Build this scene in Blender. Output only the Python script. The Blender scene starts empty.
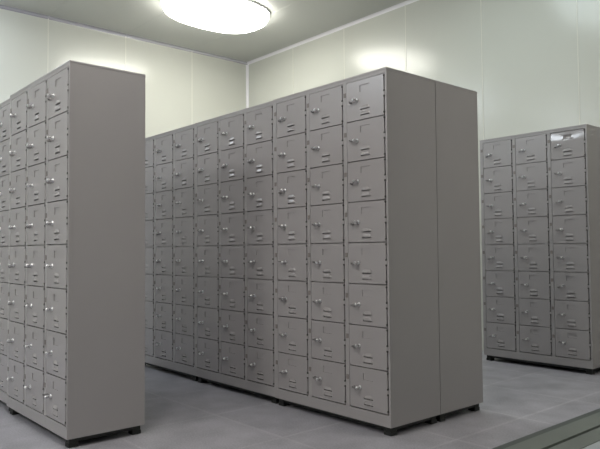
import bpy, bmesh, math, random
from mathutils import Matrix, Vector
random.seed(7)
S = bpy.context.scene
COL = S.collection

# ------------------------------------------------------------------ helpers
def link(o, parent=None):
    COL.objects.link(o)
    if parent is not None:
        o.parent = parent
    return o

def obj(name, bm, mats, parent=None, loc=(0, 0, 0), smooth=False):
    me = bpy.data.meshes.new(name)
    bmesh.ops.recalc_face_normals(bm, faces=bm.faces)
    bm.to_mesh(me); bm.free()
    if not isinstance(mats, (list, tuple)):
        mats = [mats]
    for m in mats:
        me.materials.append(m)
    if smooth:
        for p in me.polygons:
            p.use_smooth = True
    o = bpy.data.objects.new(name, me)
    o.location = loc
    return link(o, parent)

def box(bm, x0, x1, y0, y1, z0, z1, mat=0, bevel=0.0):
    r = bmesh.ops.create_cube(bm, size=1.0)
    vs = r['verts']
    for v in vs:
        v.co = Vector((x0 + (v.co.x + .5) * (x1 - x0), y0 + (v.co.y + .5) * (y1 - y0), z0 + (v.co.z + .5) * (z1 - z0)))
    fs = {f for v in vs for f in v.link_faces}
    for f in fs:
        f.material_index = mat
    if bevel:
        es = list({e for v in vs for e in v.link_edges})
        rb = bmesh.ops.bevel(bm, geom=es, offset=bevel, segments=2, affect='EDGES', profile=.6)
        for f in rb['faces']:
            f.material_index = mat

def quad(bm, pts, mat=0):
    f = bm.faces.new([bm.verts.new(p) for p in pts])
    f.material_index = mat
    return f

def cyl(bm, p0, p1, r0, r1=None, n=12, mat=0, caps=True):
    if r1 is None:
        r1 = r0
    p0, p1 = Vector(p0), Vector(p1)
    ax = (p1 - p0)
    q = ax.to_track_quat('Z', 'Y').to_matrix().to_4x4()
    m = Matrix.Translation((p0 + p1) / 2) @ q
    r = bmesh.ops.create_cone(bm, cap_ends=caps, segments=n, radius1=r0, radius2=r1, depth=ax.length, matrix=m)
    for f in {f for v in r['verts'] for f in v.link_faces}:
        f.material_index = mat

def empty(name, loc, rz=0.0, size=.2):
    o = bpy.data.objects.new(name, None)
    o.empty_display_size = size
    o.location = loc
    o.rotation_euler = (0, 0, rz)
    return link(o)

def tag(o, label, cat, group=None):
    o['label'] = label; o['category'] = cat
    if group:
        o['group'] = group
    return o

def structure(o):
    o['kind'] = 'structure'
    return o

def copy_tree(o, parent=None):
    c = o.copy()
    COL.objects.link(c)
    c.parent = parent
    for ch in list(o.children):
        copy_tree(ch, c)
    return c

# ------------------------------------------------------------------ materials
def new_mat(name):
    m = bpy.data.materials.new(name); m.use_nodes = True
    nt = m.node_tree
    return m, nt, nt.nodes['Principled BSDF']

def paint(name, col, rough, var=.03, scale=6.0, bump=.0, bump_scale=300., metallic=0., spec=.5):
    m, nt, b = new_mat(name)
    tc = nt.nodes.new('ShaderNodeTexCoord')
    nz = nt.nodes.new('ShaderNodeTexNoise'); nz.inputs['Scale'].default_value = scale; nz.inputs['Detail'].default_value = 5
    nt.links.new(tc.outputs['Object'], nz.inputs['Vector'])
    mx = nt.nodes.new('ShaderNodeMix'); mx.data_type = 'RGBA'
    mx.inputs['A'].default_value = (*[c * (1 - var) for c in col], 1)
    mx.inputs['B'].default_value = (*[min(1, c * (1 + var)) for c in col], 1)
    nt.links.new(nz.outputs['Fac'], mx.inputs['Factor'])
    nt.links.new(mx.outputs['Result'], b.inputs['Base Color'])
    b.inputs['Roughness'].default_value = rough
    b.inputs['Metallic'].default_value = metallic
    b.inputs['Specular IOR Level'].default_value = spec
    if bump:
        n2 = nt.nodes.new('ShaderNodeTexNoise'); n2.inputs['Scale'].default_value = bump_scale
        nt.links.new(tc.outputs['Object'], n2.inputs['Vector'])
        bp = nt.nodes.new('ShaderNodeBump'); bp.inputs['Strength'].default_value = bump; bp.inputs['Distance'].default_value = .001
        nt.links.new(n2.outputs['Fac'], bp.inputs['Height'])
        nt.links.new(bp.outputs['Normal'], b.inputs['Normal'])
    return m

M_STEEL = paint('grey_enamel', (.352, .338, .345), .34, .04, 3.0, .08, 220)
M_STEEL_DOOR = paint('grey_enamel_door', (.362, .346, .353), .23, .04, 4.0, .10, 60)
M_BENT = paint('glossy_grey_enamel', (.362, .346, .353), .06, .04, 4.0, .02, 60)
M_PIN_GAP = paint('black_pin_gap_shade', (.055, .052, .05), .5, .1, 40)
M_STRIKE = paint('dull_strike_metal', (.20, .18, .17), .5, .1, 40)
M_CHROME = paint('chrome_lock', (.85, .85, .87), .33, .02, 30, metallic=1.0)
M_DARK = paint('dull_lock_metal', (.30, .29, .29), .4, .1, 40, metallic=.5)
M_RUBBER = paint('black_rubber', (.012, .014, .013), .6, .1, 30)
M_WALL = paint('cream_panel', (.63, .64, .585), .20, .015, 1.2, .05, 40)
M_CEIL = paint('cream_ceiling_panel', (.545, .555, .525), .36, .02, 1.2, .05, 40)
M_JOINT = paint('white_joint_strip', (.72, .72, .65), .3, .02, 6)
M_COVE = paint('white_cove_profile', (.55, .54, .59), .15, .02, 6, metallic=.5)
M_CORNER = paint('white_corner_lit_cove', (.86, .85, .88), .3, .02, 6)
M_HOUSING = paint('white_lamp_housing', (.7, .7, .7), .4, .02, 6)
M_SILL = paint('grey_green_sill', (.17, .19, .175), .45, .08, 8)
M_SILLDARK = paint('dark_sill_edge', (.085, .10, .095), .5, .1, 8)
M_PALE = paint('pale_blue_floor', (.42, .45, .48), .4, .05, 6)

def lamp_mat(name, col, strength):
    m, nt, b = new_mat(name)
    b.inputs['Base Color'].default_value = (.9, .9, .9, 1)
    b.inputs['Emission Color'].default_value = (*col, 1)
    b.inputs['Emission Strength'].default_value = strength
    return m

def floor_mat():
    m, nt, b = new_mat('speckled_floor_tile')
    tc = nt.nodes.new('ShaderNodeTexCoord')
    mp = nt.nodes.new('ShaderNodeMapping'); mp.inputs['Location'].default_value = (-.23, -.21, 0)
    nt.links.new(tc.outputs['Object'], mp.inputs['Vector'])
    br = nt.nodes.new('ShaderNodeTexBrick')
    br.offset = 0; br.squash = 1
    br.inputs['Scale'].default_value = 1.0
    br.inputs['Brick Width'].default_value = .6
    br.inputs['Row Height'].default_value = .6
    br.inputs['Mortar Size'].default_value = .016
    br.inputs['Mortar Smooth'].default_value = 1.0
    br.inputs['Color1'].default_value = (.33, .327, .365, 1)
    br.inputs['Color2'].default_value = (.36, .357, .395, 1)
    br.inputs['Mortar'].default_value = (.41, .405, .44, 1)
    nt.links.new(mp.outputs['Vector'], br.inputs['Vector'])
    n1 = nt.nodes.new('ShaderNodeTexNoise'); n1.inputs['Scale'].default_value = 5.0; n1.inputs['Detail'].default_value = 8
    n2 = nt.nodes.new('ShaderNodeTexNoise'); n2.inputs['Scale'].default_value = 120.0; n2.inputs['Detail'].default_value = 2
    nt.links.new(tc.outputs['Object'], n1.inputs['Vector']); nt.links.new(tc.outputs['Object'], n2.inputs['Vector'])
    a = nt.nodes.new('ShaderNodeMath'); a.operation = 'ADD'
    nt.links.new(n1.outputs['Fac'], a.inputs[0]); nt.links.new(n2.outputs['Fac'], a.inputs[1])
    r = nt.nodes.new('ShaderNodeMapRange')
    r.inputs['From Min'].default_value = .6; r.inputs['From Max'].default_value = 1.4
    r.inputs['To Min'].default_value = .66; r.inputs['To Max'].default_value = 1.34
    nt.links.new(a.outputs[0], r.inputs['Value'])
    mx = nt.nodes.new('ShaderNodeMix'); mx.data_type = 'RGBA'; mx.blend_type = 'MULTIPLY'; mx.inputs['Factor'].default_value = 1
    nt.links.new(br.outputs['Color'], mx.inputs['A']); nt.links.new(r.outputs['Result'], mx.inputs['B'])
    nt.links.new(mx.outputs['Result'], b.inputs['Base Color'])
    b.inputs['Roughness'].default_value = .42
    return m
M_FLOOR = floor_mat()

# ------------------------------------------------------------------ the room
X0, X1 = -4.837, 4.6      # far-left wall, wall behind on the right
Y0, Y1 = -6.6, 2.70       # wall behind the camera, back wall
ZC = 3.488
T = .10
def slab(name, dims, m):
    bm = bmesh.new(); box(bm, *dims)
    return structure(obj(name, bm, m))
SX = .46                  # the sill starts here on the floor
slab('floor', (X0 - T, X1 + T, Y0 - T, Y1 + T, -.12, 0), M_FLOOR)
slab('ceiling', (X0 - T, X1 + T, Y0 - T, Y1 + T, ZC, ZC + .1), M_CEIL)
slab('wall_left', (X0 - T, X0, Y0 - T, Y1 + T, 0, ZC), M_WALL)
slab('wall_back', (X0, X1, Y1, Y1 + T, 0, ZC), M_WALL)
slab('wall_right', (X1, X1 + T, Y0 - T, Y1 + T, 0, ZC), M_WALL)
slab('wall_front', (X0, X1, Y0 - T, Y0, 0, ZC), M_WALL)

# joint strips between the panels
def strips(name, rects, m=None):
    bm = bmesh.new()
    for r in rects:
        box(bm, *r)
    return structure(obj(name, bm, m or M_JOINT))
hw = .005
xs = [-.290 + .898 * k for k in range(-5, 6)]
strips('trim_1', [(x - hw, x + hw, Y1 - .0015, Y1 + .001, 0, ZC - .02) for x in xs if X0 + .1 < x < X1 - .1])
ys = [.021 + .9025 * k for k in range(-7, 3)]
strips('trim_2', [(X0 - .001, X0 + .0015, y - hw, y + hw, 0, ZC - .02) for y in ys if Y0 + .1 < y < Y1 - .1])
strips('trim_3', [(X0 + .02, X1 - .02, y - .005, y + .005, ZC - .0015, ZC + .001) for y in ys if Y0 + .1 < y < Y1 - .1], M_CEIL)

# concave cove profile along wall/ceiling joints and up the corner
def cove(name, a, b, u, v, r=.030, m=None):
    """profile swept from a to b; u, v: unit vectors out of the two surfaces"""
    a, b, u, v = Vector(a), Vector(b), Vector(u), Vector(v)
    bm = bmesh.new(); n = 7
    prof = []
    for i in range(n + 1):
        t = math.pi / 2 * i / n
        prof.append(u * (r - r * math.sin(t)) + v * (r - r * math.cos(t)))
    prof += [u * 0 + v * r, u * 0 + v * 0, u * r]
    out = []
    for p in prof:
        if not out or (p - out[-1]).length > 1e-5:
            out.append(p)
    if (out[0] - out[-1]).length < 1e-5:
        out.pop()
    va = [bm.verts.new(a + p) for p in out]; vb = [bm.verts.new(b + p) for p in out]
    k = len(out)
    for i in range(k):
        bm.faces.new((va[i], va[(i + 1) % k], vb[(i + 1) % k], vb[i]))
    bm.faces.new(va); bm.faces.new(vb[::-1])
    return structure(obj(name, bm, m or M_COVE))
cove('trim_4', (X0, Y0, ZC), (X0, Y1, ZC), (1, 0, 0), (0, 0, -1))
cove('trim_5', (X0, Y1, ZC), (X1, Y1, ZC), (0, -1, 0), (0, 0, -1), m=M_CORNER)  # lighter than the left cove: the lamp's reflection put into its colour
cove('trim_6', (X0, Y1, 0), (X0, Y1, ZC - .03), (1, 0, 0), (0, -1, 0), .028, M_CORNER)

# long low sill let into the floor on the right: dark edge, two grey-green bands, pale strip
bm = bmesh.new()
box(bm, SX - .025, SX + .03, Y0, Y1, 0, .006, 1)
box(bm, SX + .03, SX + .145, Y0, Y1, 0, .016, 0)
box(bm, SX + .145, SX + .165, Y0, Y1, 0, .004, 1)
box(bm, SX + .165, SX + .262, Y0, Y1, 0, .016, 0)
box(bm, SX + .262, SX + .66, Y0, Y1, 0, .012, 2)
structure(obj('trim_7', bm, [M_SILL, M_SILLDARK, M_PALE]))

# ------------------------------------------------------------------ locker prototype
W, D, H, G = .9145, .3998, 1.80, .045
LST, IST, RST = .032, .028, .015           # left, inner and right stile widths
HEAD, FOOT = .028, .062
DW = (W - LST - 2 * IST - RST) / 3         # opening width
PITCH = (H - HEAD - FOOT) / 8
GAPL, GAPR, GAPZ = .003, .0075, .005
NC, NR = 3, 8
WARP = -.0030

def locker_body_bm():
    bm = bmesh.new()
    e = .0025
    x0, x1 = -W / 2 + e, W / 2 - e
    y0, y1 = -D / 2, D / 2 - .002
    z0, z1 = G, G + H
    box(bm, x0, x1, y0 + .020, y1, z0, z1 - .012, 0)                    # carcass behind the face frame
    box(bm, x0 - .001, x1 + .001, y0 - .001, y1, z1 - .012, z1, 0, .002)   # lid with a folded edge
    cols = []
    x = -W / 2 + LST
    edges = [x0]
    for c in range(NC):
        cols.append((x, x + DW)); x += DW + IST
    box(bm, x0, cols[0][0], y0, y0 + .022, z0, z1 - .012, 0, .0012)
    for c in range(NC - 1):
        box(bm, cols[c][1], cols[c + 1][0], y0, y0 + .022, z0 + .02, z1 - .02, 0, .001)
    box(bm, cols[-1][1], x1, y0, y0 + .022, z0, z1 - .012, 0, .0012)
    box(bm, x0 + .004, x1 - .004, y0 + .0004, y0 + .022, z1 - HEAD, z1 - .011, 0)
    box(bm, x0 + .004, x1 - .004, y0 + .0004, y0 + .022, z0, z0 + FOOT - .004, 0)
    return bm, cols

def door_bm(w, h, warp=0.0):
    """door hung on its right edge: x from -w to 0, z from 0 (bottom) to h, front at y = 0"""
    bm = bmesh.new()
    cx0, cx1 = -w + .37 * w, -w + .63 * w
    lx0, lx1 = -w + .38 * w, -w + .63 * w
    xs_ = sorted({-w, cx0, lx0, lx1, cx1, 0.0})
    L1, L2 = h * (1 - .735), h * (1 - .88)
    s = .0055
    ct, cb = h * (1 - .135), h * (1 - .30)
    zs_ = sorted({0.0, L2 - s, L2, L1 - s, L1, cb, ct, h})
    def y_at(x, z):
        if not warp: return 0.0
        t = max(0, (z / h - .45) / .55)
        u = (x + w / 2) / (w / 2)
        return -warp * t * t * (1 - .35 * u * u)
    def P(x, z, d=0.0): return (x, d + y_at(x, z), z)
    if warp:
        xs_ = sorted(set(xs_) | {-w + w * i / 10 for i in range(11)})
        zs_ = sorted(set(zs_) | {h * i / 12 for i in range(13)})
    for i in range(len(xs_) - 1):
        for j in range(len(zs_) - 1):
            xa, xb, za, zb = xs_[i], xs_[i + 1], zs_[j], zs_[j + 1]
            if xb - xa < 1e-6 or zb - za < 1e-6: continue
            mx_, mz_ = (xa + xb) / 2, (za + zb) / 2
            slot = lx0 < mx_ < lx1 and (L1 - s < mz_ < L1 or L2 - s < mz_ < L2)
            card = cx0 < mx_ < cx1 and cb < mz_ < ct
            if slot or card: continue
            quad(bm, [P(xa, za), P(xb, za), P(xb, zb), P(xa, zb)])
    def pocket(xa, xb, za, zb, d):
        quad(bm, [P(xa, za, d), P(xb, za, d), P(xb, zb, d), P(xa, zb, d)])
        quad(bm, [P(xa, za), P(xa, za, d), P(xa, zb, d), P(xa, zb)])
        quad(bm, [P(xb, za), P(xb, zb), P(xb, zb, d), P(xb, za, d)])
        quad(bm, [P(xa, zb), P(xa, zb, d), P(xb, zb, d), P(xb, zb)])
        quad(bm, [P(xa, za), P(xb, za), P(xb, za, d), P(xa, za, d)])
    pocket(cx0, cx1, cb, ct, .0032)
    for z in (L1, L2):
        pocket(lx0, lx1, z - s, z, .010)
        # pressed hood above each slot, rounded at the ends
        n, m_ = 10, 5
        hood = .017; out = .0048
        rows = []
        for k in range(m_ + 1):
            a = k / m_
            row = []
            for q in range(n + 1):
                b = q / n
                ed = min(1.0, math.sin(math.pi * b) * 2.2)
                row.append(bm.verts.new(P(lx0 + (lx1 - lx0) * b, z + hood * (1 - a) * (.35 + .65 * ed), -out * ed * math.sin(a * math.pi / 2) - .0002)))
            rows.append(row)
        for k in range(m_):
            for q in range(n):
                bm.faces.new((rows[k][q], rows[k][q + 1], rows[k + 1][q + 1], rows[k + 1][q]))
    # folded edges and the back
    t = .016
    quad(bm, [P(-w, 0), P(-w, h), (-w, t, h), (-w, t, 0)])
    quad(bm, [(0, 0, 0), (0, t, 0), (0, t, h), (0, 0, h)])
    quad(bm, [(-w, 0, h), (0, 0, h), (0, t, h), (-w, t, h)])
    quad(bm, [(-w, 0, 0), (-w, t, 0), (0, t, 0), (0, 0, 0)])
    quad(bm, [(-w, t, 0), (-w, t, h), (0, t, h), (0, t, 0)])
    bmesh.ops.remove_doubles(bm, verts=bm.verts, dist=1e-5)
    return bm

def lock_bm():
    bm = bmesh.new()   # a round lock barrel standing off the door
    cyl(bm, (0, 0, 0), (0, -.003, 0), .0105, .0095, 16)
    cyl(bm, (0, -.003, 0), (0, -.022, 0), .006, .0058, 14)
    cyl(bm, (0, -.022, 0), (0, -.027, 0), .0078, .0078, 16)
    cyl(bm, (0, -.027, 0), (0, -.031, 0), .0078, .0045, 16)
    return bm

def hasp_bm():
    bm = bmesh.new()   # flat swivelling hasp reaching left from the barrel, with its eye on the door
    box(bm, -.034, .012, -.0165, -.0135, -.0045, .0045, 0, .001)
    box(bm, -.042, -.032, -.0165, 0, -.0055, .0055, 0, .0012)
    cyl(bm, (-.037, -.021, 0), (-.037, 0, 0), .004, .004, 10)
    return bm

def hinge_bm(h, w=GAPR):
    bm = bmesh.new()   # one knuckle bridging the gap, on a leaf coloured dark as the gap's shade, carrying the pin ends
    x = w * .5
    box(bm, .0004, w - .0004, .007, .010, h * .02, h * .98, 1)
    box(bm, -.001, w + .001, -.0022, .016, h * .475, h * .565, 0)
    for f in (.585, .455, .06, .955):
        cyl(bm, (x, .0075, h * f), (x, -.0035, h * f), .0055, .0055, 10, 1)
    return bm

def foot_bm():
    bm = bmesh.new()
    box(bm, -.024, .024, -.024, .024, 0, .020, 0, .003)
    box(bm, -.021, .021, -.021, .021, .018, G + .001, 0)
    return bm

def make_locker():
    root = empty('locker', (0, 0, 0))
    bm, cols = locker_body_bm()
    obj('body', bm, M_STEEL, root)
    dh = PITCH - GAPZ
    dw = DW - GAPL - GAPR
    proto = None
    for c in range(NC):
        for r in range(NR):
            z = G + FOOT + (NR - 1 - r) * PITCH + GAPZ * .5
            x = cols[c][1] - GAPR
            if proto is None:
                proto = obj('door', door_bm(dw, dh), M_STEEL_DOOR, root)
                for p in proto.data.polygons: p.use_smooth = False
                obj('lock', lock_bm(), M_CHROME, proto, (-dw + .275 * dw, 0, dh * .505), smooth=False)
                obj('hasp', hasp_bm(), M_DARK, proto, (-dw + .275 * dw, 0, dh * .505))
                obj('hinge', hinge_bm(dh), [M_STEEL, M_PIN_GAP], proto)
                d = proto
            else:
                d = copy_tree(proto, root)
            d.location = (x, -D / 2 + .0005, z)
            d['row'] = r; d['col'] = c
    for c in range(NC):
        for r in range(NR):
            z = G + FOOT + (NR - 1 - r) * PITCH + PITCH * .70
            x = cols[c][0] - .0125
            if c == r == 0:
                bm = bmesh.new(); box(bm, -.009, .009, -.0016, .004, -.012, .012, 0, .0008)
                sp = obj('strike_plate', bm, M_STRIKE, root)
                s_ = sp
            else:
                s_ = sp.copy(); COL.objects.link(s_); s_.parent = root
            s_.location = (x, -D / 2, z)
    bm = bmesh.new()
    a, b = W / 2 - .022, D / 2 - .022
    box(bm, -a, a, -b, b, .024, G + .001)  # dark box closing most of the gap between the feet
    obj('base_box', bm, M_RUBBER, root)
    f0 = None
    for sx in (-1, 1):
        for sy in (-1, 1):
            if f0 is None:
                f0 = obj('foot', foot_bm(), M_RUBBER, root); f = f0
            else:
                f = f0.copy(); COL.objects.link(f); f.parent = root
            f.location = (sx * (W / 2 - .040), sy * (D / 2 - .038), 0)
    return root

def jitter(root, seed):
    rr = random.Random(seed)
    for ch in root.children:
        if ch.name.startswith('door'):
            ch.rotation_euler = (0, 0, math.radians(abs(rr.gauss(0, .35))))
            for k in ch.children:
                if k.name.startswith('hasp'):
                    k.rotation_euler = (0, rr.uniform(-.35, .12), 0)

XL, YL = -.895, -1.2607
XR, YR = -.033, 2.2618
GRP_M, GRP_L = 'lockers in the long middle bank', 'lockers in the left bank'
first = make_locker()
placed = []
def place(xr, yf, label, group=None, back=False):
    o = first if not placed else copy_tree(first)
    o.location = (xr - W / 2, yf + D / 2, 0)
    o.rotation_euler = (0, 0, math.pi if back else 0)
    for k in ('label', 'category', 'group'):
        if k in o: del o[k]
    tag(o, label, 'locker', group)
    jitter(o, len(placed) + 3)
    placed.append(o)
    return o
place(0, 0, 'grey steel locker with doors at the near end of the middle bank', GRP_M)
place(-W, .008, 'grey locker second from the right end of the middle bank, under the room corner', GRP_M)
place(-2 * W, .012, 'grey steel locker third along the middle bank, partly hidden by the left bank', GRP_M)
place(0, D, 'grey locker behind the middle bank, only its blank side panel showing on the right', GRP_M, back=True)
place(XL, YL, 'grey steel locker ending the left bank, its broad blank side in view', GRP_L)
place(XL - W, YL + .016, 'grey locker of the left bank cut off by the left edge of the photo', GRP_L)
far = place(XR, YR, 'bluish grey steel locker standing alone against the back wall on the far right')
# its top right door is bent back a little along the top and catches a lamp
for ch in far.children:
    if ch.get('row') == 0 and ch.get('col') == 2 and ch.name.startswith('door'):
        bm = door_bm(DW - GAPL - GAPR, PITCH - GAPZ, WARP)
        bmesh.ops.recalc_face_normals(bm, faces=bm.faces)
        me = bpy.data.meshes.new('bent_door'); bm.to_mesh(me); bm.free()
        me.materials.append(M_BENT)
        for p in me.polygons: p.use_smooth = abs(p.normal.y) > .9
        ch.data = me
        ch.rotation_euler = (0, 0, 0)
        ch['label'] = 'top right door, bent and shining'

# ------------------------------------------------------------------ ceiling lamps
def lamp_proto(name, emat):
    root = empty(name, (0, 0, ZC))
    a, b = LA, LB
    def outline(s, n=40, ex=2.5):
        pts = []
        for i in range(n):
            t = 2 * math.pi * i / n
            c, s_ = math.cos(t), math.sin(t)
            pts.append((s * a * math.copysign(abs(c) ** (2 / ex), c), s * b * math.copysign(abs(s_) ** (2 / ex), s_)))
        return pts
    bm = bmesh.new()
    rings = []
    for s, z in ((1.0, 0.0), (1.0, -.02)):
        rings.append([bm.verts.new((x, y, z)) for x, y in outline(s)])
    n = len(rings[0])
    for i in range(n):
        bm.faces.new((rings[0][i], rings[0][(i + 1) % n], rings[1][(i + 1) % n], rings[1][i]))
    bm.faces.new(rings[0]); bm.faces.new(rings[1])
    obj('housing', bm, M_HOUSING, root)
    bm = bmesh.new(); rings = []
    for s, z in ((.97, -.018), (.965, -.06), (.93, -.10), (.84, -.125), (.6, -.14)):
        rings.append([bm.verts.new((x, y, z)) for x, y in outline(s)])
    for k in range(len(rings) - 1):
        for i in range(n):
            bm.faces.new((rings[k][i], rings[k][(i + 1) % n], rings[k + 1][(i + 1) % n], rings[k + 1][i]))
    bm.faces.new(rings[-1]); bm.faces.new(rings[0])
    obj('diffuser', bm, emat, root, smooth=True)
    return root
LA, LB = .40, .60
LAMPS = [
    (-3.45, 1.28, (1.0, .98, .90), 16.5, 'glowing white ceiling lamp above the middle bank by the room corner'),
    (-.72, 1.20, (.85, .98, 1.0), 6.5, 'white ceiling lamp above the right end of the middle bank, out of frame'),
    (2.05, 1.20, (1.0, .94, .86), 10.0, 'white ceiling lamp to the right of all lockers, out of frame'),
    (.1, -1.9, (1.0, .95, .88), 15.0, 'added white ceiling lamp, unseen, brightening the front of the middle bank'),  # added lamp, brightens the upper doors of the middle bank
    (-4.20, -1.45, (.84, .91, 1.0), 11.5, 'added white ceiling lamp beside the left wall, unseen, brightening that side'),  # added lamp, lifts the left wall; its reflection stays behind the bank
    (-3.85, -4.5, (.86, .93, 1.0), 15.0, 'white ceiling lamp in front of the left bank, out of frame'),
    (-.4, -4.7, (1.0, .96, .91), 28.0, 'white ceiling lamp nearest the front wall, out of frame'),
]
for x, y, c, s, lab in LAMPS:
    r = lamp_proto('ceiling_light', lamp_mat('lamp_glow', c, s))
    r.location = (x, y, ZC)
    tag(r, lab, 'lamp', 'ceiling lamps')

# ------------------------------------------------------------------ world, camera, view
w = bpy.data.worlds.new('World'); S.world = w; w.use_nodes = True
w.node_tree.nodes['Background'].inputs[0].default_value = (.02, .02, .02, 1)

pitch, yaw, roll = .042, -.8545, -.0078
cy, sy = math.cos(yaw), math.sin(yaw)
fw = Vector((sy * math.cos(pitch), cy * math.cos(pitch), math.sin(pitch)))
rt = Vector((cy, -sy, 0)); up = rt.cross(fw)
c, s = math.cos(roll), math.sin(roll)
rt, up = c * rt + s * up, -s * rt + c * up
cam = bpy.data.cameras.new('camera'); co = bpy.data.objects.new('camera', cam); COL.objects.link(co)
cam.sensor_fit = 'HORIZONTAL'; cam.sensor_width = 36; cam.lens = 638.7 / 600 * 36
cam.clip_start = .05; cam.clip_end = 60
m = Matrix((rt, up, -fw)).transposed().to_4x4(); m.translation = Vector((2.107, -2.420, .919))
co.matrix_world = m
S.camera = co
vs = S.view_settings
vs.view_transform = 'Standard'; vs.look = 'None'; vs.exposure = 0.0; vs.gamma = 1; vs.use_curve_mapping = False
